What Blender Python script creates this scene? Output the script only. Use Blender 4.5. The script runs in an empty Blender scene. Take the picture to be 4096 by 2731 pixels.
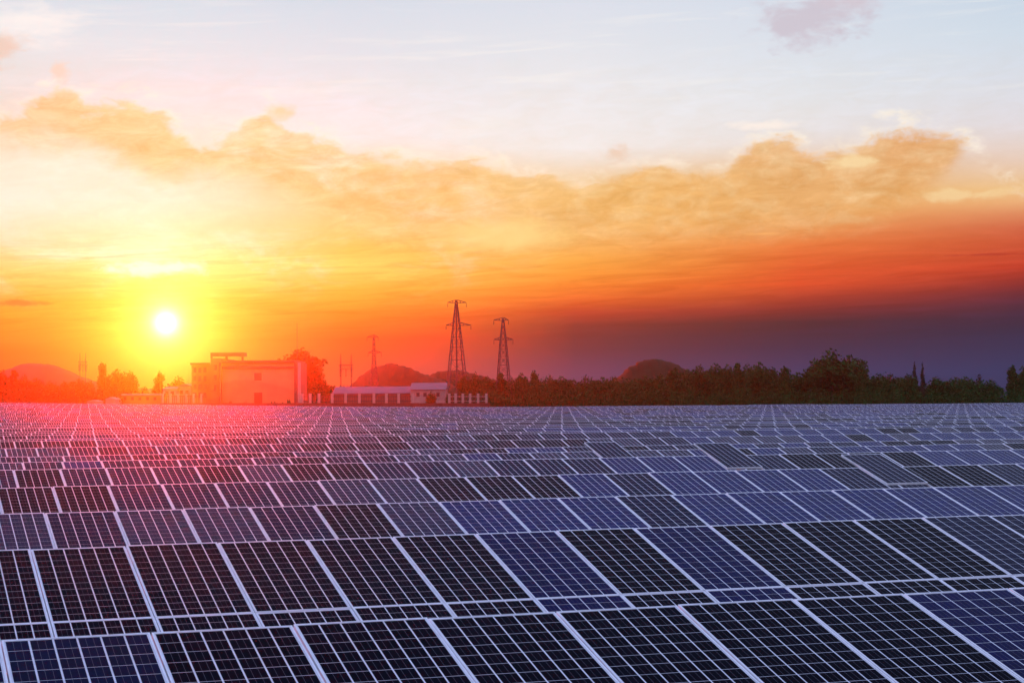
import bpy, math, random
from mathutils import Vector, Matrix
random.seed(7)
scene = bpy.context.scene
C = scene.collection
R = math.radians

# ------------------------------------------------------------------ camera
FPX = 7358.0                      # focal length in pixels of the 4096 px wide photograph
PITCH, ROLL, YAW, TILT = R(1.7483), R(-0.46388), R(20.3946), R(16.729)
CAMZ = 3.45
fw_ = Vector((0, math.cos(PITCH), math.sin(PITCH)))
up0 = Vector((0, -math.sin(PITCH), math.cos(PITCH)))
rt0 = Vector((1, 0, 0))
rt_ = rt0*math.cos(ROLL) + up0*math.sin(ROLL)
up_ = up0*math.cos(ROLL) - rt0*math.sin(ROLL)
cam = bpy.data.objects.new('camera', bpy.data.cameras.new('camera')); C.objects.link(cam)
cam.data.sensor_width = 36; cam.data.lens = FPX*36/4096
cam.data.clip_start = 0.1; cam.data.clip_end = 5000
m = Matrix((rt_, up_, -fw_)).transposed().to_4x4(); m.translation = (0, 0, CAMZ)
cam.matrix_world = m
scene.camera = cam

def ray(px, py):
    return fw_ + rt_*((px-2048)/FPX) - up_*((py-1365.5)/FPX)
def at(px, py, D):
    """world point seen at photo pixel (px, py), D metres ahead"""
    d = ray(px, py); return Vector((0, 0, CAMZ)) + d*(D/d.y)
def proj(P):
    v = P-Vector((0, 0, CAMZ)); d = v.dot(fw_)
    return 2048+FPX*v.dot(rt_)/d, 1365.5-FPX*v.dot(up_)/d

# ------------------------------------------------------------------ colour management
scene.view_settings.view_transform = 'Standard'
scene.view_settings.look = 'None'
scene.view_settings.exposure = 0
scene.view_settings.gamma = 1
scene.view_settings.use_curve_mapping = False
scene.cycles.volume_bounces = 0
scene.cycles.max_bounces = 6

# ------------------------------------------------------------------ sun
sd = ray(664, 1292).normalized()
SUN_EL = math.asin(sd.z); SUN_AZ = math.atan2(sd.x, sd.y)
SUN_COLOR = (1.0, 0.032, 0.001)
HAZE_DENSITY, HAZE_G = 0.00014, 0.965
sl = bpy.data.lights.new('sun', 'SUN'); sl.energy = 5.0; sl.angle = R(0.5); sl.color = SUN_COLOR
sun = bpy.data.objects.new('sun', sl); C.objects.link(sun)
sun.rotation_mode = 'QUATERNION'; sun.rotation_quaternion = sd.to_track_quat('Z', 'Y')

# ------------------------------------------------------------------ node helper
def lin(c):
    return tuple((v/255/12.92 if v <= 10 else ((v/255+0.055)/1.055)**2.4) for v in c)
class N:
    """small expression wrapper: N(tree, socket) supports + - * / and functions"""
    def __init__(s, t, k): s.t, s.k = t, k
    def op(s, o, *a):
        n = s.t.nodes.new('ShaderNodeMath'); n.operation = o
        for i, v in enumerate((s,)+a):
            if isinstance(v, N): s.t.links.new(v.k, n.inputs[i])
            else: n.inputs[i].default_value = v
        return N(s.t, n.outputs[0])
    def __add__(s, o): return s.op('ADD', o)
    __radd__ = __add__
    def __sub__(s, o): return s.op('SUBTRACT', o)
    def __rsub__(s, o): return (s*-1)+o
    def __mul__(s, o): return s.op('MULTIPLY', o)
    __rmul__ = __mul__
    def __truediv__(s, o): return s.op('DIVIDE', o)
    def ss(s, a, b):                       # smoothstep
        n = s.t.nodes.new('ShaderNodeMapRange'); n.interpolation_type = 'SMOOTHSTEP'
        s.t.links.new(s.k, n.inputs['Value'])
        n.inputs['From Min'].default_value = a; n.inputs['From Max'].default_value = b
        return N(s.t, n.outputs[0])
    def lr(s, a, b):
        n = s.t.nodes.new('ShaderNodeMapRange')
        s.t.links.new(s.k, n.inputs['Value'])
        n.inputs['From Min'].default_value = a; n.inputs['From Max'].default_value = b
        return N(s.t, n.outputs[0])
    def ramp(s, pts, interp='LINEAR'):
        n = s.t.nodes.new('ShaderNodeValToRGB'); s.t.links.new(s.k, n.inputs[0])
        cr = n.color_ramp; cr.interpolation = interp
        while len(cr.elements) > 1: cr.elements.remove(cr.elements[-1])
        for i, (p, c) in enumerate(sorted(pts, key=lambda q: q[0])):
            e = cr.elements[0] if i == 0 else cr.elements.new(p)
            e.position = p; e.color = (c, c, c, 1) if not isinstance(c, tuple) else (*c[:3], 1)
        return N(s.t, n.outputs[0])
def mixc(t, f, a, b, mode='MIX'):
    n = t.nodes.new('ShaderNodeMix'); n.data_type = 'RGBA'; n.blend_type = mode
    ins = [n.inputs['Factor'], n.inputs[6], n.inputs[7]]
    for s_, v in zip(ins, (f, a, b)):
        if isinstance(v, N): t.links.new(v.k, s_)
        elif isinstance(v, tuple): s_.default_value = (*v[:3], 1)
        else: s_.default_value = v
    return N(t, n.outputs[2])
def comb(t, x, y, z):
    n = t.nodes.new('ShaderNodeCombineXYZ')
    for i, v in enumerate((x, y, z)):
        if isinstance(v, N): t.links.new(v.k, n.inputs[i])
        else: n.inputs[i].default_value = v
    return N(t, n.outputs[0])
def noise(t, vec, scale, detail=4, rough=.55, dist=0):
    n = t.nodes.new('ShaderNodeTexNoise'); n.inputs['Scale'].default_value = scale
    n.inputs['Detail'].default_value = detail; n.inputs['Roughness'].default_value = rough
    n.inputs['Distortion'].default_value = dist
    t.links.new(vec.k, n.inputs['Vector']); return N(t, n.outputs['Fac'])

# ------------------------------------------------------------------ sky
world = bpy.data.worlds.new('World'); scene.world = world; world.use_nodes = True
wt = world.node_tree; wt.nodes.clear()
tc = wt.nodes.new('ShaderNodeTexCoord')
sep = wt.nodes.new('ShaderNodeSeparateXYZ'); wt.links.new(tc.outputs['Generated'], sep.inputs[0])
X, Y, Z = (N(wt, sep.outputs[i]) for i in range(3))
DEG = 57.29578
EL = Z.op('ARCSINE')*DEG
AZ = X.op('ARCTAN2', Y)*DEG
def pel(y): return (1590-y)/128.4          # photo row -> elevation in degrees
def paz(x): return math.degrees(math.atan((x-2048)/FPX))
E0, ER = 4.0, 100.0                        # ramp domain: -4 .. 96 degrees
def fe(el): return (el+E0)/ER
fel = (EL+E0)/ER
TOP = [(17, (205, 215, 240)), (26, (204, 214, 247)), (45, (174, 192, 252)), (90, (154, 178, 252))]
COLS = {
 0:   [(0,(210,222,234)),(200,(224,230,233)),(420,(226,223,216)),(600,(238,230,205)),(820,(250,243,225)),(1000,(246,218,155)),(1110,(245,206,105)),(1200,(234,160,52)),(1300,(228,136,44)),(1400,(222,98,38)),(1500,(205,85,45))],
 664: [(0,(210,224,235)),(200,(219,229,234)),(420,(228,230,229)),(600,(240,233,212)),(820,(250,243,220)),(950,(250,238,188)),(1080,(246,230,148)),(1180,(236,186,84)),(1300,(228,146,66)),(1400,(230,122,56)),(1500,(226,104,48))],
 1400:[(0,(210,221,233)),(200,(222,227,234)),(420,(234,233,234)),(560,(238,236,233)),(700,(243,214,158)),(880,(243,206,125)),(1000,(243,204,100)),(1070,(248,218,110)),(1160,(240,182,66)),(1250,(232,132,42)),(1350,(205,84,38)),(1440,(160,74,52)),(1530,(130,76,64))],
 2300:[(0,(217,223,235)),(200,(226,229,235)),(420,(236,234,235)),(620,(241,235,230)),(760,(238,198,130)),(900,(239,183,108)),(1000,(239,173,86)),(1070,(240,162,62)),(1130,(236,136,48)),(1190,(232,110,44)),(1240,(184,66,42)),(1310,(72,40,44)),(1390,(40,44,60)),(1500,(40,60,96))],
 3200:[(0,(212,221,234)),(200,(218,225,235)),(420,(228,230,234)),(580,(233,226,224)),(700,(232,190,140)),(820,(234,172,98)),(920,(235,150,82)),(1000,(230,118,58)),(1080,(224,92,45)),(1150,(222,80,42)),(1225,(140,46,42)),(1300,(50,34,48)),(1380,(24,40,68)),(1500,(26,56,100))],
 4096:[(0,(198,213,230)),(200,(208,220,232)),(420,(220,222,230)),(560,(226,219,222)),(700,(232,204,184)),(800,(238,194,136)),(870,(234,166,112)),(920,(214,112,78)),(1010,(206,84,52)),(1100,(196,60,40)),(1180,(116,36,44)),(1240,(74,38,60)),(1320,(24,36,66)),(1500,(28,55,98))]}
def colramp(col):
    pts = [(fe(pel(y)), lin(c)) for y, c in col] + [(fe(e), lin(c)) for e, c in TOP]
    low = tuple(v*.6 for v in lin(col[-1][1])); pts.append((fe(-3), low))
    return fel.ramp(pts)
keys = sorted(COLS)
sky = colramp(COLS[keys[0]])
for a, b in zip(keys, keys[1:]):
    sky = mixc(wt, AZ.lr(paz(a), paz(b)), sky, colramp(COLS[b]))
# the rest of the round horizon: dusk violet low down, blue above
back = fel.ramp([(fe(-3), lin((60,58,90))), (fe(0), lin((92,86,126))), (fe(6), lin((140,136,176))), (fe(14), lin((186,194,230)))] + [(fe(e), lin(c)) for e, c in TOP[1:]])
sky = mixc(wt, AZ.op('ABSOLUTE').ss(19, 60), sky, back)

# clouds
n1 = noise(wt, comb(wt, AZ*0.30, EL*0.75, 3.1), 1.0, 7, .62, .4)
n2 = noise(wt, comb(wt, AZ*1.05, EL*1.9, 9.4), 1.0, 6, .6, .3)
n3 = noise(wt, comb(wt, AZ*0.22, EL*3.2-AZ*.12, 1.7), 1.0, 6, .6, .6)      # long streaks
AZ0, AZR = paz(-400), paz(4500)-paz(-400)
faz = AZ.lr(AZ0, AZ0+AZR)
def curve(pts):
    """photo polyline -> elevation as a function of azimuth (ramp stores el/14)"""
    return faz.ramp([((paz(x)-AZ0)/AZR, pel(y)/14) for x, y in pts])*14
top = curve([(-400,560),(0,500),(180,390),(270,360),(330,430),(500,400),(640,470),(800,580),(960,540),(1080,455),(1200,545),(1400,600),(1600,640),(1780,660),(1900,630),(2060,690),(2230,720),(2340,765),(2430,725),(2560,670),(2900,705),(3000,600),(3150,560),(3260,620),(3400,640),(3560,570),(3700,550),(3860,590),(3960,680),(4100,800),(4500,860)])
bot = curve([(-400,600),(0,575),(300,600),(450,640),(640,730),(900,700),(1100,760),(1300,860),(1500,1000),(2000,1080),(3200,1000),(3400,930),(3560,880),(3700,810),(3800,730),(3890,610),(4500,600)])
wob = (n1-.5)*1.2+(n2-.5)*1.5
tmask = (top+wob-EL)
cm = tmask.ss(-.12, .35)*((EL-bot)+wob*.8).ss(-.55, .55)
ccol = faz.ramp([((paz(x)-AZ0)/AZR, lin(c)) for x, c in [(-400,(240,205,165)),(0,(238,204,152)),(600,(242,208,142)),(1300,(241,203,134)),(2000,(238,192,116)),(2700,(235,178,104)),(3200,(229,172,108)),(3700,(229,166,98)),(4400,(226,172,120))]])
ccol = mixc(wt, (n2-.45)*1.5, ccol, lin((250, 226, 178)))
lo = ((EL-pel(1000))/4.2).lr(0, 1)
cloudop = cm*(lo*.2+.76)*EL.ss(pel(1040), pel(850))
# bright rim above the bank
rim = tmask.ss(-.5, .0)*(1-tmask.ss(.0, .45))*(n2.ss(.35, .7))
sky = mixc(wt, rim*.75*EL.ss(4.5, 6.5), sky, lin((255, 243, 224)))
sky = mixc(wt, cloudop, sky, ccol)
# wispy pale veils in the glowing part and fine streaks near the horizon
veil = n1.ss(.45, .75)*EL.ss(2.6, 4.2)*(1-EL.ss(7.5, 10.5))*(1-AZ.ss(paz(1300), paz(2400)))
sky = mixc(wt, veil*.55, sky, lin((255, 250, 232)))
n4 = noise(wt, comb(wt, AZ*0.35, EL*4.5-AZ*.2, 5.5), 1.0, 7, .65, .8)
st = (n4-.5)*EL.ss(1.2, 2.6)*(1-EL.ss(3.8, 5.6))
sky = mixc(wt, 1.0, sky, comb(wt, st*.55+1, st*.95+1, st*1.3+1), 'MULTIPLY')
n5 = noise(wt, comb(wt, AZ*.75, EL*2.3-AZ*.15, 7.7), 1.0, 9, .68, .6)
txx = (n5-.5)*(cm*.8+.25)*EL.ss(3.6, 5)*(1-EL.ss(9, 11.5))
sky = mixc(wt, 1.0, sky, comb(wt, txx*.45+1, txx*.75+1, txx*1.3+1), 'MULTIPLY')
ht = n3.ss(.5, .78)*EL.ss(8.2, 9.6)*(1-EL.ss(11.5, 14))
sky = mixc(wt, ht*.35, sky, lin((250, 246, 240)))
def puff(px, py, rx, ry, col, amt, nz, soft=.9):
    global sky
    dx = (AZ-paz(px))/rx; dy = (EL-pel(py))/ry
    r = (dx*dx+dy*dy).op('SQRT')+(nz-.5)*2.6
    sky = mixc(wt, (1-r.ss(.2, .2+soft))*amt, sky, lin(col))
puff(3260, 120, 2.0, .95, (204, 194, 206), .85, n2)
puff(3480, 30, 1.6, .7, (212, 200, 210), .8, n1)
puff(20, 235, .7, .6, (232, 202, 182), .8, n2)
puff(235, 320, .35, .5, (240, 212, 188), .7, n2)
puff(100, 130, 1.9, .7, (250, 245, 240), .8, n1)
puff(2470, 620, .5, .35, (235, 205, 180), .8, n2)
puff(2030, 940, 1.7, .55, (248, 222, 145), .7, n2*.5+n1*.5, 1.3)
puff(3420, 680, .9, .35, (248, 218, 165), .9, n2)
puff(3050, 525, 1.3, .16, (252, 240, 230), .9, n2)
puff(1130, 450, .6, .3, (242, 214, 160), .8, n2)
puff(3900, 820, 1.6, .22, (246, 214, 160), .7, n2)
puff(640, 1070, 1.6, .3, (255, 255, 240), .8, n2)
puff(3940, 1052, 1.6, .05, (176, 50, 40), .6, n2)
puff(60, 1210, 1.1, .12, (226, 112, 55), .75, n2)
puff(3060, 950, .8, .08, (250, 180, 105), .7, n2)
# sun: white core and warm aureole
cs = (X*sd.x+Y*sd.y+Z*sd.z).op('MINIMUM', 1.0)
ang = cs.op('ARCCOSINE')*DEG
core = (ang*ang*(-1/(.36**2))).op('EXPONENT')
h2 = (ang*(-1/.55)).op('EXPONENT')
sky = mixc(wt, 1.0, sky, comb(wt, core*.8+h2*.5, core*.9+h2*.5, core*1.1+h2*.65), 'ADD')
st_ = wt.nodes.new('ShaderNodeTexSky'); st_.sky_type = 'NISHITA'; st_.sun_disc = False
st_.sun_elevation = SUN_EL; st_.sun_rotation = SUN_AZ
sky = mixc(wt, 0.0015, sky, N(wt, st_.outputs[0]), 'ADD')
bg = wt.nodes.new('ShaderNodeBackground'); wt.links.new(sky.k, bg.inputs[0]); bg.inputs[1].default_value = 1.0
wo = wt.nodes.new('ShaderNodeOutputWorld'); wt.links.new(bg.outputs[0], wo.inputs[0])

# ------------------------------------------------------------------ mesh / object helpers
class MB:
    def __init__(s): s.v, s.f, s.m = [], [], []
    def quad(s, a, b, c, d, mi=0):
        i = len(s.v); s.v += [a, b, c, d]; s.f.append((i, i+1, i+2, i+3)); s.m.append(mi)
    def box(s, x0, x1, y0, y1, z0, z1, mi=0, M=None):
        i = len(s.v)
        P = [(x0,y0,z0),(x1,y0,z0),(x1,y1,z0),(x0,y1,z0),(x0,y0,z1),(x1,y0,z1),(x1,y1,z1),(x0,y1,z1)]
        if M is not None: P = [tuple(M @ Vector(p)) for p in P]
        s.v += P
        for q in ((3,2,1,0),(4,5,6,7),(0,1,5,4),(1,2,6,5),(2,3,7,6),(3,0,4,7)):
            s.f.append(tuple(i+k for k in q)); s.m.append(mi)
    def bar(s, a, b, w, w2=None, mi=0, n=4):
        a, b = Vector(a), Vector(b); d = (b-a).normalized()
        u = d.orthogonal().normalized() if abs(d.z) < .99 else Vector((1, 0, 0))
        if abs(d.z) < .99 and n == 4: u = d.cross(Vector((0, 0, 1))).normalized()
        v = d.cross(u); w2 = w if w2 is None else w2; i = len(s.v)
        off = math.pi/n
        for P, r in ((a, w), (b, w2)):
            for k in range(n):
                t = 2*math.pi*k/n+off
                s.v.append(tuple(P+(u*math.cos(t)+v*math.sin(t))*r))
        for k in range(n):
            s.f.append((i+k, i+(k+1) % n, i+n+(k+1) % n, i+n+k)); s.m.append(mi)
        s.f.append(tuple(i+k for k in range(n))[::-1]); s.m.append(mi)
        s.f.append(tuple(i+n+k for k in range(n))); s.m.append(mi)
    def mesh(s, name, mats):
        me = bpy.data.meshes.new(name); me.from_pydata(s.v, [], s.f)
        for mt in (mats if isinstance(mats, (list, tuple)) else [mats]): me.materials.append(mt)
        me.polygons.foreach_set('material_index', s.m); me.update(); return me
def link(name, data, parent=None, loc=None, rot=None, scale=None):
    o = bpy.data.objects.new(name, data); C.objects.link(o)
    if parent is not None: o.parent = parent
    if loc is not None: o.location = loc
    if rot is not None: o.rotation_euler = rot
    if scale is not None: o.scale = scale
    return o
def tag(o, label=None, cat=None, group=None, kind=None):
    for k, v in (('label', label), ('category', cat), ('group', group), ('kind', kind)):
        if v: o[k] = v
    return o
def thing(name, loc, label, cat, group=None, rz=0):
    return tag(link(name, None, None, loc, (0, 0, rz)), label, cat, group)

# ------------------------------------------------------------------ materials
def mat(name, col, rough=.7, spec=.4, var=0, vscale=1.0, bump=0, metallic=0, two=None):
    mt = bpy.data.materials.new(name); mt.use_nodes = True; t = mt.node_tree
    b = t.nodes['Principled BSDF']
    b.inputs['Base Color'].default_value = (*col, 1); b.inputs['Roughness'].default_value = rough
    b.inputs['Specular IOR Level'].default_value = spec; b.inputs['Metallic'].default_value = metallic
    tx = t.nodes.new('ShaderNodeTexCoord'); v = N(t, tx.outputs['Object'])
    if var or two:
        nz = noise(t, v, vscale, 5, .6)
        c = mixc(t, nz.ss(.3, .7), tuple(x*(1-var) for x in col), two or tuple(min(1, x*(1+var)) for x in col))
        t.links.new(c.k, b.inputs['Base Color'])
    if bump:
        nb = noise(t, v, vscale*4, 5, .6)
        bn = t.nodes.new('ShaderNodeBump'); bn.inputs['Strength'].default_value = bump
        t.links.new(nb.k, bn.inputs['Height']); t.links.new(bn.outputs[0], b.inputs['Normal'])
    return mt
M_frame = mat('anodised_aluminium', (.84, .84, .87), .38, .5, .12, 4)
M_back = mat('white_backsheet', (.78, .79, .83), .45, .4, .12, 6)
M_steel = mat('galvanised_steel', (.42, .43, .45), .5, .5, .15, 4, 0, .6)
PW, PL, PD = .988, 1.956, .038        # module size
MX, MY = .018, .018                   # frame border incl. margin to the cells
CPX, CPY = (PW-2*MX)/6, (PL-2*MY)/12
CGX, CGY = .0074, .0050               # half gaps between cells
def cellmat(name, col, spec):
    mt = bpy.data.materials.new(name); mt.use_nodes = True; t = mt.node_tree; b = t.nodes['Principled BSDF']
    tx = t.nodes.new('ShaderNodeTexCoord'); v = N(t, tx.outputs['Object'])
    sp = t.nodes.new('ShaderNodeSeparateXYZ'); t.links.new(v.k, sp.inputs[0]); x = N(t, sp.outputs[0]); y = N(t, sp.outputs[1])
    vor = t.nodes.new('ShaderNodeTexVoronoi'); vor.inputs['Scale'].default_value = 45; t.links.new(v.k, vor.inputs['Vector'])
    sc = t.nodes.new('ShaderNodeSeparateColor'); t.links.new(vor.outputs['Color'], sc.inputs[0])
    g = N(t, sc.outputs[0])
    fx = ((x-MX)/CPX).op('FLOOR'); fy = ((y-MY)/CPY).op('FLOOR')
    oi = t.nodes.new('ShaderNodeObjectInfo')
    wn = t.nodes.new('ShaderNodeTexWhiteNoise'); t.links.new(comb(t, fx, fy, 0.0).k, wn.inputs['Vector'])
    cellr = N(t, wn.outputs['Value'])
    f = g*.5+cellr*.45
    c = mixc(t, f, tuple(q*.65 for q in col), tuple(q*1.6 for q in col))
    u = ((x-MX)/CPX).op('FRACT')
    bus = (u-.34).op('ABSOLUTE').op('LESS_THAN', .007)+(u-.66).op('ABSOLUTE').op('LESS_THAN', .007)
    c = mixc(t, bus, c, (.13, .13, .16))
    t.links.new(c.k, b.inputs['Base Color'])
    b.inputs['Roughness'].default_value = .16; b.inputs['Specular IOR Level'].default_value = spec
    nb = noise(t, v, 1.3, 2, .5); bn = t.nodes.new('ShaderNodeBump'); bn.inputs['Strength'].default_value = .05
    t.links.new(nb.k, bn.inputs['Height']); t.links.new(bn.outputs[0], b.inputs['Normal'])
    return mt
CELL = {'d': cellmat('black_silicon_cell', (.0011, .0014, .0055), .004),
        'n': cellmat('dark_navy_silicon_cell', (.0016, .0034, .024), .01),
        'b': cellmat('blue_silicon_cell', (.0018, .0060, .075), .02),
        'k': cellmat('deep_blue_silicon_cell', (.0012, .0026, .042), .01),
        'i': cellmat('indigo_silicon_cell', (.010, .0075, .036), .025)}

# ------------------------------------------------------------------ terrain
def gz(x, y):
    s = max(0, min(1, (y-90)/210)); s = s*s*(3-2*s)
    t = max(0, min(1.2, -x/(max(y, 1)*.278)))
    return 1.35*s*t**1.3
def far_sheet(name, x0, x1, y0, y1, nx, ny, mt, dz):
    b = MB()
    xs = [x0+(x1-x0)*i/nx for i in range(nx+1)]
    ys = [y0+(y1-y0)*(j/ny)**1.6 for j in range(ny+1)]
    b.v = [(x, y, gz(x, y)+dz) for y in ys for x in xs]
    for j in range(ny):
        for i in range(nx):
            k = j*(nx+1)+i; b.f.append((k, k+1, k+nx+2, k+nx+1)); b.m.append(0)
    o = link(name, b.mesh(name, mt)); o['kind'] = 'structure'
    for p in o.data.polygons: p.use_smooth = True
    return o
M_ground = mat('dry_grassy_soil', (.055, .06, .025), .95, .1, .4, .35, .4, 0, (.11, .085, .05))
far_sheet('ground', -480, 480, -12, 560, 60, 70, M_ground, 0)

# ------------------------------------------------------------------ solar modules
def frame_mesh():
    b = MB(); fwid = .015
    b.box(0, PW, 0, fwid, -PD, .002); b.box(0, PW, PL-fwid, PL, -PD, .002)
    b.box(0, fwid, fwid, PL-fwid, -PD, .002); b.box(PW-fwid, PW, fwid, PL-fwid, -PD, .002)
    b.box(fwid, PW-fwid, fwid, PL-fwid, -.010, -.0045, 1)
    return b.mesh('solar_panel', [M_frame, M_back])
def cells_mesh(kind, skip=(), solid=True):
    b = MB()
    for i in range(6):
        for j in range(12):
            if (i, j) in skip: continue
            b.box(*cellbox(i, j))
    return b.mesh('solar_cells', CELL[kind])
def cellbox(i, j):
    return (MX+i*CPX+CGX, MX+(i+1)*CPX-CGX, MY+j*CPY+CGY, MY+(j+1)*CPY-CGY, -.0045, -.002)
FRAME = frame_mesh()
CELLS = {k: cells_mesh(k) for k in CELL}
CELL1 = {}
def cell1(kind, i, j):
    if (kind, i, j) not in CELL1:
        b = MB(); b.box(*cellbox(i, j)); CELL1[kind, i, j] = b.mesh('solar_cell', CELL[kind])
    return CELL1[kind, i, j]
LS = 1.971                              # up-slope pitch of the two modules on a table
rdir = Vector((math.cos(YAW), math.sin(YAW), 0)); fdir = Vector((-math.sin(YAW), math.cos(YAW), 0))
sdir = Vector((0, math.cos(TILT), math.sin(TILT))); ndir = Vector((0, -math.sin(TILT), math.cos(TILT)))
# distance of the top edge, its height below the lens, sideways phase of the joints
ROWS = [(12.808,-1.588,.085),(20.146,-1.559,.014),(27.420,-1.606,.944),(34.697,-1.562,.865),(41.874,-1.497,.825),
        (49.066,-1.560,.710),(56.066,-1.622,.548),(63.6,-1.551,.544),(71.0,-1.477,.501)]
rr = random.Random(11)
while len(ROWS) < 46:
    k = len(ROWS); D = 71.0+7.3*(k-8)
    ROWS.append((D, -1.55+rr.uniform(-.055, .055)*min(1.5, D/120), (.501-.06*(k-8)+rr.uniform(-.05, .05)) % 1))
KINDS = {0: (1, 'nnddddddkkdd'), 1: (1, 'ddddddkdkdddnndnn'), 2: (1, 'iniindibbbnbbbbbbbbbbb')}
NEAR = 17
ORD = ['first', 'second', 'third', 'fourth', 'fifth', 'sixth', 'seventh', 'eighth', 'ninth', 'tenth', 'eleventh', 'twelfth',
       'thirteenth', 'fourteenth', 'fifteenth', 'sixteenth', 'seventeenth', 'eighteenth', 'nineteenth', 'twentieth']
# modules that have slipped up their table: (photo x, y of the lower left corner region) -> row, index found below
SLID = {(3, 3500): .80, (4, 2858): .90, (5, 2418): .72}
DARK = [(1183, 1717), (1352, 1731), (1531, 1744), (1752, 1758), (2090, 1782), (2010, 1774), (3180, 1705), (3560, 1722), (2925, 1692)]  # darker look of panels at another tilt, put into the cell colour
def post_mesh(h, w):
    b = MB(); b.box(-w, w, -w*.6, w*.6, 0, h); return b.mesh('post', M_steel)
POSTS = {}
def post(parent, x, y, z0, h):
    key = round(h, 2)
    if key not in POSTS: POSTS[key] = post_mesh(key, .045)
    link('post', POSTS[key], parent, (x, y, z0))
for k, (D, hgt, ph) in enumerate(ROWS[:NEAR]):
    amin = math.floor(.084*D*.97-2.5-.02*D)+ph; amax = .726*D*1.02+3
    if k == 0: amin -= 1
    n = int(amax-amin)+1
    base = rdir*(amin+n/2)+fdir*D
    lab = ORD[k]+' row of solar panels from the camera'
    lab += [', cut off by the bottom edge', ', a strip of lower panels showing', ', just behind the second',
            ', one panel slipped upward near the right', ', one panel slipped upward right of centre', ', one panel slipped upward near the centre'][k] if k < 6 else ', thin band in the middle distance' if k < 12 else ', very thin band far back in the field'
    row = thing('solar_array_row', (base.x, base.y, 0), lab, 'solar array', 'rows of tilted solar panels across the field', YAW)
    a0 = -n/2                                   # local x of the first joint
    kinds = KINDS.get(k)
    cand = []; panels = []
    prev = 'n'
    for q in range(n):
        wpos = base+rdir*(a0+q+.5)
        dz = gz(wpos.x, wpos.y)
        ztop = CAMZ+hgt+dz
        px, py = proj(Vector((wpos.x, wpos.y, ztop)))
        if kinds:
            jj = int(round((amin+q)-(ROWS[k][2]+[1, 2, 2][k])))
            kd = kinds[1][jj+1] if 0 <= jj+1 < len(kinds[1]) else 'n'
        else:
            rv = rr.random()
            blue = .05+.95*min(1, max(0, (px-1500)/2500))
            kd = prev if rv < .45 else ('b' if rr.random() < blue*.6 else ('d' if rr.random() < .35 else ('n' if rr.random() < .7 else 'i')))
        for (dk, dx) in DARK:
            if abs(px-dk) < FPX/D*.5 and py < dx < py+7.28*FPX*1.55/(D*D): kd = 'd'
        prev = kd
        slid = 0
        for (sk, sx), sv in SLID.items():
            if sk == k and abs(px-sx) < FPX/D*.47: slid = sv; kd = 'n'
        for lower in (0, 1):
            if lower and k > 2: continue
            o = -LS*(lower+1)+slid*(1-lower)
            loc = Vector((a0+q+(1-PW)/2, 0, ztop))+sdir*o+ndir*(.035 if slid and not lower else 0)
            tl = TILT+rr.uniform(-1, 1)*R(.18)
            p = link('solar_panel', FRAME, row, loc, (tl, 0, 0))
            if slid and not lower: p['label'] = 'plain blue panel slipped up its table'
            panels.append((p, kd, loc, tl, lower))
        if k > 2: pass
    # cells: the ones that show largest stay single, the rest of a panel is one piece
    single = {}
    if k <= 2:
        for pi, (p, kd, loc, tl, lower) in enumerate(panels):
            if lower and k != 1: continue
            for i in range(6):
                for j in range(12):
                    lp = loc+Vector((MX+(i+.5)*CPX, 0, 0))+sdir*(MY+(j+.5)*CPY)
                    wp = Vector((base.x, base.y, 0))+rdir*lp.x+fdir*lp.y+Vector((0, 0, lp.z))
                    x, y = proj(wp)
                    if not (-20 < x < 4116 and y < 2745): continue
                    if lower and j < 11: continue
                    cand.append((-(FPX/wp.y)**2*(1.0/wp.y), pi, i, j))
        cand.sort()
        for _, pi, i, j in cand[:300]: single.setdefault(pi, set()).add((i, j))
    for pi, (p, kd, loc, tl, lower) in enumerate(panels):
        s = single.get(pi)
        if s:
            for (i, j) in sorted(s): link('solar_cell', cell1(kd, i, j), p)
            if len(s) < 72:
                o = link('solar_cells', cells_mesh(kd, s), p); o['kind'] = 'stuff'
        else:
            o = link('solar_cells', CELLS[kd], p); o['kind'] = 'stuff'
    if k > 2:                                   # the lower modules stand hidden behind the row in front
        b = MB()
        for q in range(n):
            wpos = base+rdir*(a0+q+.5); zt = CAMZ+hgt+gz(wpos.x, wpos.y)
            Mx = Matrix.Translation(Vector((a0+q+(1-PW)/2, 0, zt))-sdir*LS*2) @ Matrix.Rotation(TILT, 4, 'X')
            b.box(0, PW, 0, PL, -PD, -.006, 0, Mx)
            for i in range(6): b.box(MX+i*CPX+CGX, MX+(i+1)*CPX-CGX, MY, PL-MY, -.006, -.002, 1, Mx)
        tag(link('lower_solar_panels', b.mesh('lower_solar_panels', [M_frame, CELL['n']]), row), kind='stuff')
    # rack under the modules: purlins, posts
    for o_ in (.45, 1.45, 2.45, 3.45):
        b = MB(); steps = max(1, n//8)
        for q in range(steps):
            x0 = a0+n*q/steps; x1 = a0+n*(q+1)/steps
            w0 = base+rdir*x0; w1 = base+rdir*x1
            P0 = Vector((x0, 0, CAMZ+hgt+gz(w0.x, w0.y)))-sdir*o_-ndir*.075
            P1 = Vector((x1, 0, CAMZ+hgt+gz(w1.x, w1.y)))-sdir*o_-ndir*.075
            b.bar(P0, P1, .04)
        link('purlin', b.mesh('purlin', M_steel), row)
    pb = MB()
    for q in range(0, n+1, 4):
        x = a0+min(q+.5, n-.5); w = base+rdir*x; g = gz(w.x, w.y)
        for o_ in (.75, 3.15):
            P = Vector((x, 0, CAMZ+hgt+g))-sdir*o_-ndir*.11; h = P.z-g+.25
            if k < 6: post(row, x, P.y, g-.25, h)
            else: pb.box(x-.045, x+.045, P.y-.03, P.y+.03, g-.25, g-.25+h)
    if pb.v: tag(link('posts', pb.mesh('posts', M_steel), row), kind='stuff')

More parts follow.
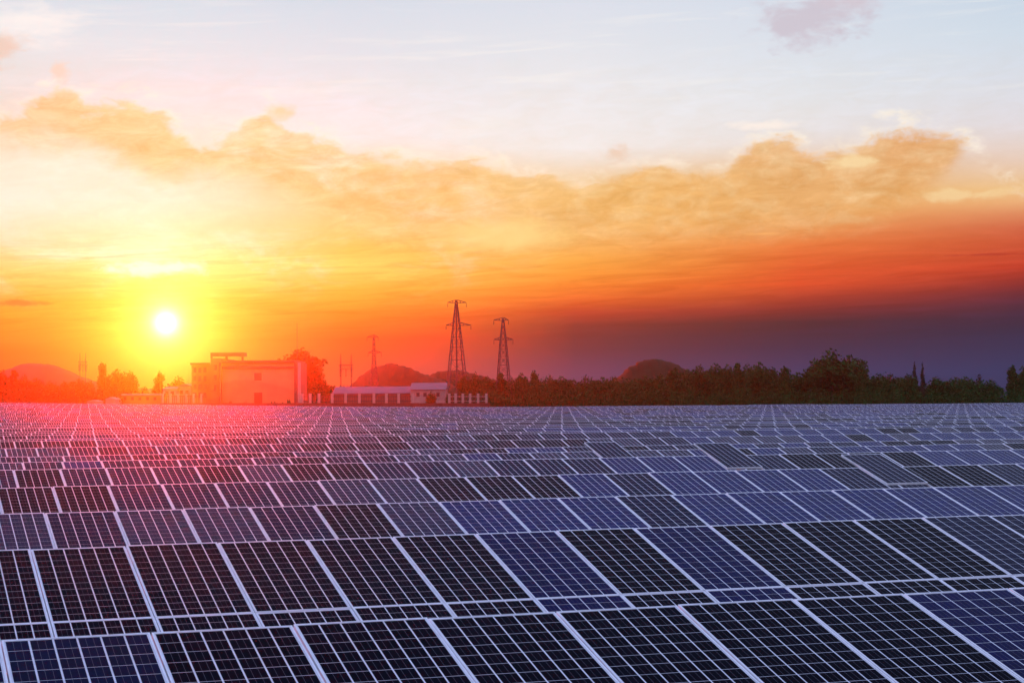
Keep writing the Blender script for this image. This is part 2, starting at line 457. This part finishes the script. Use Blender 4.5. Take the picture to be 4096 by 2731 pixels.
# far rows: too thin to tell apart, one mass
b = MB()
for k, (D, hgt, ph) in enumerate(ROWS[NEAR:]):
    amin = math.floor(.084*D-6-.03*D)+ph; n = int(.726*D+10-amin)
    Rm = Matrix.Rotation(YAW, 4, 'Z')
    seg_h = 0
    for q in range(n):
        w = rdir*(amin+q)+fdir*D
        if w.y > 306 or w.y < 60: continue
        if q % 12 == 0: seg_h = rr.uniform(-.04, .04)
        Mx = Matrix.Translation(Vector((w.x, w.y, CAMZ+hgt+seg_h+gz(w.x, w.y)))) @ Rm @ Matrix.Translation(-sdir*LS*2) @ Matrix.Rotation(TILT, 4, 'X')
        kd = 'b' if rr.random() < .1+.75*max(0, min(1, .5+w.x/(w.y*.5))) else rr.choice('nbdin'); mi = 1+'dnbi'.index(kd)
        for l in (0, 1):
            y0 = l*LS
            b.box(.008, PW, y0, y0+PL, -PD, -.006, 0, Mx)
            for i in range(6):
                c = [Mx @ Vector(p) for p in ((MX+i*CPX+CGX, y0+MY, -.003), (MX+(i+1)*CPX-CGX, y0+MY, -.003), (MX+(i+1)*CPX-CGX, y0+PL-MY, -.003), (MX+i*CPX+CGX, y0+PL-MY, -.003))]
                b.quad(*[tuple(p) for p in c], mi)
        if q % 6 == 0:
            b.bar((w.x, w.y-.4, gz(w.x, w.y)-.3), (w.x, w.y-.4, CAMZ+hgt+gz(w.x, w.y)-.25), .06, mi=5)
tag(link('distant_solar_rows', b.mesh('distant_solar_rows', [M_frame, CELL['d'], CELL['n'], CELL['b'], CELL['i'], M_steel])),
    'pale hazy mass of the farthest solar panel rows, in front of the fence and tree line', 'solar array', 'rows of tilted solar panels across the field', 'stuff')

#PART2
# ------------------------------------------------------------------ background: hills
M_hill = mat('scrubby_hillside', (.005, .040, .014), 1, .05, .5, .05, .3, 0, (.012, .042, .020))
M_hillfar = mat('far_hillside', (.03, .05, .04), 1, .05, .3, .02, .3)
def hill(name, pts, D, depth, mt, seed):
    """a ridge whose skyline follows the photo polyline pts at distance D"""
    rnd = random.Random(seed); b = MB(); nx, ny = 70, 16
    x0, x1 = at(pts[0][0], 1590, D).x, at(pts[-1][0], 1590, D).x
    pw = [(at(px, py, D).x, at(px, py, D).z) for px, py in pts]
    prof = []
    for i in range(nx+1):
        x = x0+(x1-x0)*i/nx
        for (xa, za), (xb, zb) in zip(pw, pw[1:]):
            if xa-1e-6 <= x <= xb+1e-6:
                t = (x-xa)/(xb-xa); t = t*.5+.5*t*t*(3-2*t); prof.append((x, za+(zb-za)*t)); break
    for j in range(ny+1):
        v = j/ny; s = math.sin(math.pi*v)**1.1
        for (x, z) in prof:
            dy = (v-.5)*depth
            jit = rnd.uniform(-.12, .12)*s
            b.v.append((x+(rnd.uniform(-.5, .5)), D+dy, -.8+(max(z, .3)+.8)*s+jit))
    W_ = len(prof)
    for j in range(ny):
        for i in range(W_-1):
            q = j*W_+i; b.f.append((q, q+1, q+W_+1, q+W_)); b.m.append(0)
    o = link(name, b.mesh(name, mt)); o['kind'] = 'structure'
    for p in o.data.polygons: p.use_smooth = True
    return o
hill('hill', [(1330,1625),(1410,1540),(1455,1495),(1500,1468),(1560,1452),(1620,1465),(1690,1495),(1760,1515),(1850,1560),(1950,1610)], 450, 70, M_hill, 1)
hill('hill', [(1640,1610),(1700,1510),(1760,1485),(1830,1480),(1920,1500),(2060,1560),(2200,1610)], 480, 60, M_hill, 2)
hill('hill', [(2400,1600),(2470,1510),(2520,1465),(2570,1442),(2620,1434),(2680,1448),(2740,1476),(2830,1540),(2900,1600)], 465, 70, M_hill, 3)
hill('hill', [(-60,1530),(40,1475),(110,1452),(200,1456),(260,1478),(330,1510),(450,1545),(700,1560),(900,1600)], 500, 60, M_hillfar, 4)

# ------------------------------------------------------------------ vegetation
def foliage_mat(name, col):
    mt = bpy.data.materials.new(name); mt.use_nodes = True; t = mt.node_tree; b = t.nodes['Principled BSDF']
    g = t.nodes.new('ShaderNodeNewGeometry'); oi = t.nodes.new('ShaderNodeObjectInfo')
    f = N(t, g.outputs['Random Per Island']); r = N(t, oi.outputs['Random'])
    c = mixc(t, f, tuple(q*.45 for q in col), tuple(q*1.7 for q in col))
    c = mixc(t, r*.55, c, (col[0]*1.6, col[1]*1.2, col[2]*.9))
    t.links.new(c.k, b.inputs['Base Color']); b.inputs['Roughness'].default_value = .8
    b.inputs['Specular IOR Level'].default_value = .15
    return mt
M_leaf = foliage_mat('broadleaf_foliage', (.0030, .060, .009))
M_leaf2 = foliage_mat('dark_conifer_foliage', (.003, .026, .012))
M_bark = mat('grey_bark', (.12, .10, .08), .9, .1, .3, 2)
M_barkpale = mat('pale_birch_bark', (.5, .48, .42), .8, .1, .3, 2)
def leaves(b, rnd, lumps, n, size):
    tot = sum(r[3]*r[4]*r[5] for r in lumps)
    for (cx, cy, cz, rx, ry, rz) in lumps:
        for _ in range(int(n*rx*ry*rz/tot)):
            while True:
                d = Vector((rnd.gauss(0, 1), rnd.gauss(0, 1), rnd.gauss(0, 1)))
                if d.length > .01: break
            d.normalize(); rad = rnd.random()**.38*(1+rnd.uniform(-.12, .16))
            P = Vector((cx+d.x*rx*rad, cy+d.y*ry*rad, cz+d.z*rz*rad))
            a = Vector((rnd.gauss(0, 1), rnd.gauss(0, 1), rnd.gauss(0, .7))).normalized()
            c = a.orthogonal().normalized(); s = size*rnd.uniform(.55, 1.3)
            a2 = a.cross(c)*s*.6; c = c*s
            b.quad(tuple(P-c), tuple(P-a2), tuple(P+c*.9), tuple(P+a2))
def crown(kind, seed):
    """unit crown: height 1 standing on z=0 (trunk foot), half width about .35"""
    rnd = random.Random(seed); b = MB(); L = []
    if kind == 'round':
        for _ in range(11):
            t = rnd.uniform(0, 2*math.pi); r = rnd.uniform(.05, .24); z = rnd.uniform(.32, .80)
            s = rnd.uniform(.12, .2)
            L.append((r*math.cos(t), r*math.sin(t), z, s, s, s*.85))
        L.append((rnd.uniform(-.06, .06), 0, .55, .25, .25, .3)); L.append((rnd.uniform(-.08, .08), 0, .84, .12, .12, .13))
    elif kind == 'tall':
        for i in range(9):
            z = .25+.075*i; s = .15*(1-.45*abs(i-3)/6)+rnd.uniform(-.02, .02)
            L.append((rnd.uniform(-.06, .06), rnd.uniform(-.06, .06), z, s, s, .1))
        L.append((0, 0, .9, .06, .06, .1))
    elif kind == 'ragged':
        for i in range(10):
            t = rnd.uniform(0, 2*math.pi); z = rnd.uniform(.22, .86); r = rnd.uniform(.04, .3)*(1.1-z)
            L.append((r*math.cos(t), r*math.sin(t), z, rnd.uniform(.08, .15), .12, rnd.uniform(.09, .16)))
        L.append((0, 0, .5, .2, .2, .28))
    elif kind == 'cone':
        for i in range(10):
            z = .12+.088*i; s = .27*(1-z)+.02
            for q in range(3):
                t = rnd.uniform(0, 6.28); L.append((s*.4*math.cos(t), s*.4*math.sin(t), z, s*.8, s*.8, .07))
    elif kind == 'bush':
        for _ in range(6):
            L.append((rnd.uniform(-.3, .3), rnd.uniform(-.2, .2), rnd.uniform(.25, .6), .26, .24, rnd.uniform(.2, .38)))
    leaves(b, rnd, L, 2600, {'cone': .026, 'bush': .05}.get(kind, .029))
    return b.mesh('crown', M_leaf2 if kind == 'cone' else M_leaf)
CROWNS = {k: [crown(k, 10*i+s) for s in range(3)] for i, k in enumerate(('round', 'tall', 'ragged', 'cone', 'bush'))}
def trunk_mesh(seed, mt):
    rnd = random.Random(seed); b = MB()
    p = Vector((0, 0, -.03)); r = .028
    for i in range(5):
        q = p+Vector((rnd.uniform(-.015, .015), rnd.uniform(-.015, .015), .17)); b.bar(p, q, r, r*.8, n=7); p, r = q, r*.8
        if i > 0:
            for _ in range(2):
                t = rnd.uniform(0, 6.28); b.bar(p, p+Vector((math.cos(t)*.16, math.sin(t)*.16, .12)), r*.6, r*.2, n=5)
    return b.mesh('trunk', mt)
TRUNKS = [trunk_mesh(s, M_bark) for s in range(3)]; PALE = [trunk_mesh(9, M_barkpale)]
tcount = 0
def DD(D): return 312+(D-398)*.6
def tree(px, ytop, D, wpx, kind, label, group=None, pale=False, name='tree', cat='tree'):
    global tcount
    tcount += 1; D = DD(D)
    P = at(px, ytop, D); g = gz(P.x, D); H = P.z-g
    w = wpx*D/FPX/.72
    if kind == 'tall': w = wpx*D/FPX/.36
    elif kind != 'cone' and kind != 'bush': w *= 1.35
    if kind == 'cone': w = wpx*D/FPX/.5
    if kind == 'bush': w = wpx*D/FPX/1.0
    t = thing(name, (P.x, D, g), label, cat, group, random.uniform(0, 6.28) if kind != 'bush' else random.uniform(-.4, .4))
    t.scale = (w, w, H)
    link('crown', CROWNS[kind][tcount % 3], t); link('trunk', (PALE if pale else TRUNKS)[tcount % (1 if pale else 3)], t)
    return t
# right-hand tree line, left to right: (x, y of the top, width, kind)
RT = [(1862,1492,60,'round'),(1905,1482,60,'round'),(1950,1500,70,'round'),(2003,1490,70,'tall'),(2040,1500,60,'round'),(2088,1484,60,'round'),(2135,1478,80,'ragged'),
      (2190,1492,80,'round'),(2240,1498,80,'round'),(2295,1510,90,'round'),(2350,1494,80,'round'),(2405,1502,80,'round'),(2460,1498,80,'round'),(2515,1506,90,'round'),
      (2575,1496,90,'round'),(2640,1490,90,'round'),(2700,1470,80,'tall'),(2745,1468,80,'round'),(2800,1452,90,'round'),(2855,1442,100,'round'),(2905,1448,70,'round'),
      (2950,1450,70,'tall'),(2995,1446,90,'round'),(3040,1440,90,'round'),(3090,1462,80,'round'),(3140,1464,90,'ragged'),(3195,1482,100,'round'),(3262,1424,110,'round'),
      (3330,1388,190,'round'),(3405,1412,110,'round'),(3450,1462,90,'ragged'),(3505,1486,110,'round'),(3570,1492,110,'round'),(3630,1490,90,'round'),(3656,1440,50,'cone'),(3688,1442,46,'cone'),
      (3745,1502,110,'round'),(3810,1500,110,'round'),(3865,1500,90,'round'),(3918,1490,70,'cone'),(3950,1512,100,'round'),(4052,1460,60,'tall'),(4092,1456,80,'round'),(4150,1470,90,'round')]
adj = {'round': 'rounded dark green broadleaf tree', 'tall': 'narrow upright dark green tree', 'ragged': 'ragged dark green tree', 'cone': 'pointed dark conifer'}
def ordn(i):
    i += 1
    if 10 <= i % 100 <= 20: return '%dth' % i
    return '%d%s' % (i, {1: 'st', 2: 'nd', 3: 'rd'}.get(i % 10, 'th'))
for i, (x, y, w, kd) in enumerate(RT):
    if i == 28: lab = 'broadest and tallest tree of the right-hand tree line, with a domed crown'
    elif x in (3656, 3688): lab = ('left' if x == 3656 else 'right')+' one of the twin pointed conifers right of the tallest domed tree'
    elif x == 3918: lab = 'single pointed conifer just before the gap in the tree line near the right edge'
    elif x > 4000: lab = {4052: 'narrow tree right of the gap in the tree line', 4092: 'ragged tree cut by the right edge of the picture', 4150: 'rounded tree standing just outside the right edge'}[x]
    else: lab = adj[kd]+', '+ordn(i)+' tree of the far line counted from the biggest pylon'
    tree(x, y, 428+((i*37) % 5)*8, w, kd, lab, 'tree line beyond the solar field')
# left group
LT = [(8,1480,80,'ragged'),(55,1478,70,'tall'),(92,1488,60,'round'),(140,1506,80,'round'),(200,1520,90,'round'),(262,1524,80,'ragged'),(312,1508,80,'round'),(362,1520,60,'ragged'),
      (410,1447,64,'ragged'),(470,1470,80,'round'),(520,1478,70,'round'),(572,1540,60,'round'),(636,1484,48,'tall')]
for i, (x, y, w, kd) in enumerate(LT):
    lab = {410: 'tallest tree left of the setting sun', 636: 'slim tree standing right under the setting sun'}.get(x, adj[kd].replace('dark green', 'sunlit reddish')+', '+ORD[i]+' from the left edge of the picture')
    tree(x, y, 432+((i*29) % 4)*6, w, kd, lab, 'trees left of the buildings')
tree(1205, 1384, 462, 190, 'round', 'big dark tree rising behind the right end of the large building', None)
tree(1246, 1450, 466, 110, 'round', 'tree with sloping crown just right of the large building')
tree(1285, 1525, 462, 110, 'round', 'lower tree at the foot of the big tree beside the building')
tree(1110, 1428, 470, 70, 'ragged', 'treetop showing above the roof of the large building')
tree(712, 1500, 470, 110, 'round', 'low tree behind the small houses between sun and large building')
for x, y in ((2555, 1560), (2652, 1560), (2983, 1545), (2064, 1510)):
    tree(x, y, 405, 20, 'tall', {2555: 'slender pale-trunked young tree, left one of the two left of the hill foot', 2652: 'slender pale-trunked young tree, right one of the two left of the hill foot', 2983: 'slender pale-trunked young tree below the middle of the tree line', 2064: 'pale-trunked slim tree beside the right-hand pylon'}[x], 'slender pale-trunked trees at the field edge', True)
# understorey in front of the lines: nobody could count it
b = MB(); rnd = random.Random(5)
def under(x0, x1, D, ytop, step=22):
    x = x0; D = DD(D)
    while x < x1:
        P = at(x, ytop+rnd.uniform(-14, 16), D+rnd.uniform(-6, 10)); g = gz(P.x, P.y); h = P.z-g
        leaves(b, rnd, [(P.x, P.y, g+h*.5, 1.0, 1.1, h*.52), (P.x+.6, P.y, g+h*.3, 1.0, 1.1, h*.32)], 260, .23)
        x += step
under(1850, 4180, 412, 1560); under(1860, 3980, 440, 1520); under(3980, 4180, 440, 1550); under(2800, 3560, 446, 1500, 26); under(-40, 470, 418, 1545); under(460, 780, 450, 1560); under(1270, 1640, 455, 1560, 30)
tag(link('undergrowth', b.mesh('undergrowth', M_leaf)), 'dense dark green bushes filling the foot of the far tree line', 'bushes', None, 'stuff')

# ------------------------------------------------------------------ buildings
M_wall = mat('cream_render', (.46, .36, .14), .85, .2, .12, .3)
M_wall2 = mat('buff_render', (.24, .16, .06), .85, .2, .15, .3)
M_trim = mat('brown_trim', (.12, .07, .05), .7, .3, .2, 1)
M_wall3 = mat('grey_cream_render', (.30, .27, .25), .85, .2, .2, .5)
M_white = mat('white_paint', (.32, .30, .27), .7, .3, .08, .5)
M_glass = mat('window_glass', (.03, .035, .04), .12, .6)
M_red = mat('red_door_paint', (.45, .03, .02), .5, .4, .1, 1)
M_roof = mat('pale_metal_roof', (.13, .11, .15), .8, .2, .12, .5)
M_roofb = mat('blue_grey_roof', (.08, .13, .16), .8, .2, .12, .5)
M_brick = mat('red_brown_wall', (.14, .05, .035), .9, .15, .25, .8)
M_dark = mat('dark_lattice_steel', (.045, .045, .05), .6, .3, .2, 2)
def span(px0, px1, y0, y1, D):
    A, B_ = at(px0, y0, D), at(px1, y1, D); return A.x, B_.x, B_.z, A.z      # x0,x1,z0(bottom),z1(top)
def block(parent, name, px0, px1, ytop, D, depth, mt, ybot=None, front=0):
    x0, x1, zb, zt = span(px0, px1, ytop, ybot or ytop, D)
    if ybot is None: zb = gz((x0+x1)/2, D)-.4
    b = MB(); L = parent.location if parent else Vector()
    b.box(x0-L.x, x1-L.x, -front+(D-L.y), D-L.y+depth, zb-L.z, zt-L.z)
    return link(name, b.mesh(name, mt), parent)
def windows(parent, xs, ys, D, w, h, framed=True):
    for y in ys:
        for x in xs:
            x0, x1, zb, zt = span(x-w/2, x+w/2, y-h/2, y+h/2, D); L = parent.location
            b = MB(); fwm = .09
            for q in ((x0-fwm, x1+fwm, zt, zt+fwm), (x0-fwm, x1+fwm, zb-fwm, zb), (x0-fwm, x0, zb, zt), (x1, x1+fwm, zb, zt)):
                b.box(q[0]-L.x, q[1]-L.x, D-.10-L.y, D+.05-L.y, q[2]-L.z, q[3]-L.z)
            wn_ = link('window', b.mesh('window', M_trim), parent)
            b = MB(); b.box(x0-L.x, x1-L.x, D-.03-L.y, D+.04-L.y, zb-L.z, zt-L.z)
            link('pane', b.mesh('pane', M_glass), wn_)
D0 = 325.2
P = at(980, 1600, D0)
bl = thing('building', (P.x, D0, gz(P.x, D0)), 'large cream flat-roofed building with a red door, right of the setting sun', 'building')
# a faint darker hill shape mixed into the render colour
mt = M_wall.copy(); mt.name = 'cream_render_with_hill_shape'; t = mt.node_tree
tx = t.nodes.new('ShaderNodeTexCoord'); sp = t.nodes.new('ShaderNodeSeparateXYZ'); t.links.new(tx.outputs['Object'], sp.inputs[0])
mx, mz = N(t, sp.outputs[0]), N(t, sp.outputs[2]); c0x = at(970, 1515, D0).x-P.x; c0z = at(970, 1515, D0).z-gz(P.x, D0)
dxm = mx-c0x
hl = c0z-(dxm*dxm*.055)/(1+dxm.op('ABSOLUTE')*.16)
bs = t.nodes['Principled BSDF']; src = bs.inputs['Base Color'].links[0].from_socket
cc = mixc(t, (hl-mz).ss(-.1, .5)*.4, N(t, src), (.26,.18,.08)); t.links.new(cc.k, bs.inputs['Base Color'])
block(bl, 'facade', 884, 1176, 1446, D0, 16, mt)
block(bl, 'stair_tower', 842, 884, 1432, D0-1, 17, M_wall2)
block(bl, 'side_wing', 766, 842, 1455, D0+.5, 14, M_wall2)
block(bl, 'cornice', 878, 1180, 1442, D0, 16.4, M_trim, 1450, .5)
block(bl, 'cornice', 884, 1176, 1466, D0, 0, M_trim, 1474, .3)
block(bl, 'cornice', 762, 842, 1451, D0+.5, 14, M_trim, 1457, .4)
block(bl, 'pier', 1176, 1187, 1446, D0-.6, 16, M_trim); block(bl, 'pier', 1191, 1200, 1450, D0-.6, 1, M_white)
block(bl, 'pier', 876, 884, 1450, D0-1.3, .3, M_trim)
block(bl, 'roof_pergola_beam', 842, 978, 1410, D0+2, 3, M_trim, 1424)
for x in (846, 905, 970): block(bl, 'roof_pergola_post', x-4, x+4, 1424, D0+3, .5, M_trim, 1446)
block(bl, 'door', 1017, 1049, 1570, D0, 0, M_red, None, .12)
windows(bl, (1032,), (1506,), D0, 24, 25)
windows(bl, (780, 800, 820), (1480, 1513, 1546, 1580), D0+.5, 9, 18)
windows(bl, (862,), (1470, 1510, 1550), D0-1, 10, 20)
b = MB(); Pm = at(1188, 1290, D0+20); g = gz(Pm.x, Pm.y)
b.bar((0, 0, -.2), (0, 0, Pm.z-g), .10, .035, n=6)
mast = tag(link('antenna_mast', b.mesh('antenna_mast', M_dark), None, (Pm.x, Pm.y, g)), 'thin tall antenna mast rising at the right end of the large building', 'mast')
def simple_house(px0, px1, ytop, D, depth, wall, roof, label, cat='building', eave=6, wins=(), gable=False):
    D = DD(D); P = at((px0+px1)/2, ytop, D); g = gz(P.x, D)
    h = thing('building', (P.x, D, g), label, cat)
    block(h, 'wall', px0, px1, ytop+eave, D, depth, wall)
    x0, x1, zb, zt = span(px0-3, px1+3, ytop, ytop+eave, D)
    b = MB()
    if gable:
        xm = (x0+x1)/2
        for s in (-.4, depth+.4): b.v += [(x0-P.x, s, zb-g), (xm-P.x, s, zt-g), (x1-P.x, s, zb-g)]
        b.f += [(0, 2, 1), (3, 4, 5), (0, 1, 4, 3), (1, 2, 5, 4), (0, 3, 5, 2)]; b.m += [0]*5
    else:
        b.v = [(x0-P.x, -.4, zb-g), (x1-P.x, -.4, zb-g), (x1-P.x, depth*.5, zt-g), (x0-P.x, depth*.5, zt-g), (x1-P.x, depth+.4, zb-g), (x0-P.x, depth+.4, zb-g)]
        b.f = [(0, 1, 2, 3), (3, 2, 4, 5), (0, 3, 5), (1, 4, 2), (0, 5, 4, 1)]; b.m = [0]*5
    link('roof', b.mesh('roof', roof), h)
    if wins: windows(h, wins[0], wins[1], D, wins[2], wins[3])
    return h
simple_house(1330, 1640, 1546, 424, 14, M_trim, M_roof, 'long low shed with a pale lilac roof, between the large building and the pylon', eave=27)  # dark wall colour stands in for the shaded opening beneath the roof
simple_house(1642, 1782, 1530, 420, 12, M_wall3, M_roofb, 'cream building with a blue-grey roof left of the biggest pylon', eave=27, wins=((1672, 1700, 1752), (1578,), 10, 12))
simple_house(472, 640, 1574, 414, 9, M_wall2, M_trim, 'long low annex left of the setting sun', eave=7, wins=((500, 530, 560, 590, 620), (1594,), 9, 10))
simple_house(422, 462, 1588, 405, 5, M_white, M_white, 'small white gabled hut at the field edge left of the long annex', eave=9, gable=True)
simple_house(348, 392, 1600, 403, 4, M_white, M_white, 'tiny white shelter at the field edge, leftmost of the buildings', eave=5, gable=True)
simple_house(652, 706, 1545, 424, 9, M_wall3, M_roof, 'left small pale house between the setting sun and the large building', eave=10, wins=((668, 690), (1572,), 9, 11))
simple_house(712, 764, 1533, 428, 9, M_wall3, M_roof, 'right small pale house beside the large building', eave=12, gable=True, wins=((726, 748), (1568,), 9, 11))

# low red-brown wall and the fence of white pillars
def run(name, mt, px0, px1, ytop, D, depth, label, cat, top=None):
    D = DD(D); P = at((px0+px1)/2, ytop, D); g = gz(P.x, D); h = thing(name, (P.x, D, g), label, cat)
    n = max(1, int((px1-px0)/90))
    for i in range(n):
        block(h, 'wall_panel', px0+(px1-px0)*i/n+.3, px0+(px1-px0)*(i+1)/n-.3, ytop, D, depth, mt)
    return h
run('boundary_wall', M_brick, 640, 1960, 1612, 398, .4, 'low red-brown boundary wall along the far edge of the solar field', 'wall')
posts = [1208, 1240, 1275, 1328, 1382, 1437, 1495, 1545, 1594, 1650, 1797, 1822, 1851, 1880, 1912, 1945]
P = at(1570, 1600, 313.2); g = gz(P.x, 313.2)
fn = thing('fence', (P.x, 313.2, g), 'fence of white pillars with dark rails, from the large building to the trees', 'fence')
for i, x in enumerate(posts): block(fn, 'pillar', x-5, x+5, 1573, 313.2, .5, M_white)
for a, c in zip(posts, posts[1:]):
    if c-a > 120: continue
    block(fn, 'rail', a+5, c-5, 1584, 313.4, .1, M_dark if a < 1700 else M_white, 1587); block(fn, 'rail', a+5, c-5, 1602, 313.4, .1, M_dark if a < 1700 else M_white, 1605)
    n = int((c-a)/9)
    for q in range(1, n): block(fn, 'picket', a+q*(c-a)/n-1.0, a+q*(c-a)/n+1.0, 1582, 313.25, .08, M_dark)
P = at(745, 1600, 314.4); g = gz(P.x, 314.4)
fn = thing('fence', (P.x, 314.4, g), 'slatted fence in front of the small houses below the setting sun', 'fence')
for x in range(650, 836, 31): block(fn, 'pillar', x-4, x+4, 1574, 314.4, .5, M_white)
for x in range(658, 830, 8): block(fn, 'picket', x-1.3, x+1.3, 1580, 314.5, .08, M_trim)
block(fn, 'rail', 650, 830, 1583, 314.6, .1, M_trim, 1586)
# clipped shrubs before the facade and the round one before the cream building
for i, (x, y, w) in enumerate([(919, 1590, 26), (983, 1592, 22), (1092, 1588, 24), (1128, 1596, 18), (1156, 1578, 16)]):
    tree(x, y, 404, w, 'bush', ORD[i]+' shrub from the left before the facade of the large building', 'shrubs before the large building', name='shrub', cat='shrub')
tree(1725, 1562, 404, 34, 'round', 'round dark shrub before the cream building with the blue-grey roof', None, name='shrub', cat='shrub')
tree(1800, 1560, 405, 40, 'round', 'bushy small tree at the foot of the biggest pylon', None)

# ------------------------------------------------------------------ pylons
def pylon(px, ytop, D, wb, waist_y, wt_, label, arms, bar=.10, core=0, group='lattice power pylons'):
    """wb: base width px, waist_y: where the legs meet the upper mast, arms: [(y, left px, right px)]"""
    D = DD(D); bar *= .85; core *= .8; Pt = at(px, ytop, D); g = gz(Pt.x, D); H = Pt.z-g; k = D/FPX
    t = thing('power_pylon', (Pt.x, D, g), label, 'pylon', group, R(12))
    zw = at(px, waist_y, D).z-g; wb, wt_ = wb*k/2, wt_*k/2
    def hw(z): return wb+(wt_-wb)*z/zw if z < zw else wt_+(.12-wt_)*(z-zw)/(H-zw)
    for sx in (-1, 1):
        for sy in (-1, 1):
            b = MB(); b.bar((sx*hw(0), sy*hw(0), -.3), (sx*hw(zw), sy*hw(zw), zw), bar*1.35, bar)
            b.bar((sx*hw(zw), sy*hw(zw), zw), (sx*hw(H), sy*hw(H), H), bar, bar*.8); link('leg', b.mesh('leg', M_dark), t)
    b = MB(); z = 0; n = 0
    while z < H-.6:
        z2 = min(H, z+max(1.1, hw(z)*1.9)); a, c = hw(z), hw(z2)
        for s in (-1, 1):
            for A, B_ in (((-a, s*a, z), (c, s*c, z2)), ((a, s*a, z), (-c, s*c, z2)), ((s*a, -a, z), (s*c, c, z2)), ((s*a, a, z), (s*c, -c, z2))):
                b.bar(A, B_, bar*.5)
            b.bar((-c, s*c, z2), (c, s*c, z2), bar*.5); b.bar((s*c, -c, z2), (s*c, c, z2), bar*.5)
        z = z2; n += 1
    link('bracing', b.mesh('bracing', M_dark), t)
    if core:
        b = MB(); b.bar((0, 0, 0), (0, 0, H*.97), core, core*.6, n=8); link('cable_riser', b.mesh('cable_riser', M_dark), t)
    for (y, xl, xr) in arms:
        z = at(px, y, D).z-g
        for s, xe in ((-1, (xl-px)*k), (1, (xr-px)*k)):
            b = MB(); w = hw(z)
            for sy in (-1, 1):
                b.bar((s*w, sy*w, z), (xe, 0, z+.1), bar*.7); b.bar((s*w, sy*w, z+.55), (xe, 0, z+.1), bar*.7)
                for f in (.33, .66): b.bar((s*w+(xe-s*w)*f, sy*w*(1-f), z+.03), (s*w+(xe-s*w)*f, sy*w*(1-f), z+.55*(1-f)), bar*.5)
            arm = link('cross_arm', b.mesh('cross_arm', M_dark), t)
            b = MB(); b.bar((xe, 0, z+.05), (xe, 0, z-.25), .03)
            for q in range(3): b.bar((xe, 0, z-.2-q*.2), (xe, 0, z-.32-q*.2), .09, .07, n=8)
            link('insulator', b.mesh('insulator', M_dark), arm)
    return t
pylon(1825, 1200, 440, 96, 1300, 26, 'biggest lattice pylon, standing left of the green tree line', [(1212, 1790, 1866), (1302, 1783, 1884)], .11, .24)
pylon(2012, 1270, 452, 66, 1372, 24, 'second tallest lattice pylon, just right of the biggest one', [(1282, 1974, 2034), (1360, 1974, 2052)], .12)
pylon(1495, 1338, 520, 46, 1440, 12, 'small lattice pylon before the hill, left of the biggest one', [(1350, 1468, 1514), (1412, 1472, 1526)], .11)
def portal(px0, px1, ytop, D, bary, label, s=1.0):
    D = DD(D); s *= .85; P = at((px0+px1)/2, ytop, D); g = gz(P.x, D); t = thing('power_portal', (P.x, D, g), label, 'pylon')
    for x in (px0, px1):
        Q = at(x, ytop, D); b = MB(); zb = Q.z-g
        b.bar((Q.x-P.x, 0, -.3), (Q.x-P.x, 0, zb*.72), .16*s, .14*s, n=6); b.bar((Q.x-P.x, 0, zb*.7), (Q.x-P.x, 0, zb), .24*s, .05, n=6)
        link('mast', b.mesh('mast', M_dark), t)
    z = at(px0, bary, D).z-g; xa, xb = at(px0-8, bary, D).x-P.x, at(px1+8, bary, D).x-P.x; b = MB()
    b.bar((xa, 0, z), (xb, 0, z), .12*s); b.bar((xa, 0, z-.8), (xb, 0, z-.8), .08*s)
    n = 6
    for q in range(n): b.bar((xa+(xb-xa)*q/n, 0, z), (xa+(xb-xa)*(q+1)/n, 0, z-.8), .06*s)
    link('cross_beam', b.mesh('cross_beam', M_dark), t)
    for f in (.1, .5, .9):
        b = MB(); xx = xa+(xb-xa)*f
        for q in range(5): b.bar((xx, 0, z-.85-q*.3), (xx, 0, z-1.05-q*.3), .16*s, .12*s, n=8)
        link('insulator', b.mesh('insulator', M_dark), t)
portal(1363, 1405, 1415, 470, 1460, 'two-masted power portal between the large building and the hill')
portal(320, 342, 1412, 560, 1446, 'faint two-masted power portal left of the tallest left-hand tree', .9)
P = at(1345, 1535, 337.2); g = gz(P.x, 337.2)
t = thing('switchgear', (P.x, 337.2, g), 'row of insulators and bus bars at the foot of the two-masted portal', 'switchgear')
for x in (1362, 1376, 1390, 1403):
    Q = at(x, 1538, 337.2); b = MB(); b.bar((Q.x-P.x, 0, 0), (Q.x-P.x, 0, Q.z-g-.9), .1); 
    for q in range(4): b.bar((Q.x-P.x, 0, Q.z-g-.9+q*.22), (Q.x-P.x, 0, Q.z-g-.76+q*.22), .22, .16, n=8)
    link('insulator_post', b.mesh('insulator_post', M_dark), t)

# ------------------------------------------------------------------ haze: one closed box of even air, added to spread the red sun glare
hm = bpy.data.materials.new('glare_haze'); hm.use_nodes = True; t = hm.node_tree; t.nodes.clear()
pv = t.nodes.new('ShaderNodeVolumePrincipled'); pv.inputs['Density'].default_value = HAZE_DENSITY
pv.inputs['Color'].default_value = (1, .82, .74, 1); pv.inputs['Anisotropy'].default_value = HAZE_G
om = t.nodes.new('ShaderNodeOutputMaterial'); t.links.new(pv.outputs[0], om.inputs['Volume'])
b = MB(); b.box(-500, 500, -14, 572, -1.9, 26)
tag(link('haze', b.mesh('haze', hm)), 'warm thin haze added over the whole field for the red glare', 'haze', None, 'stuff')
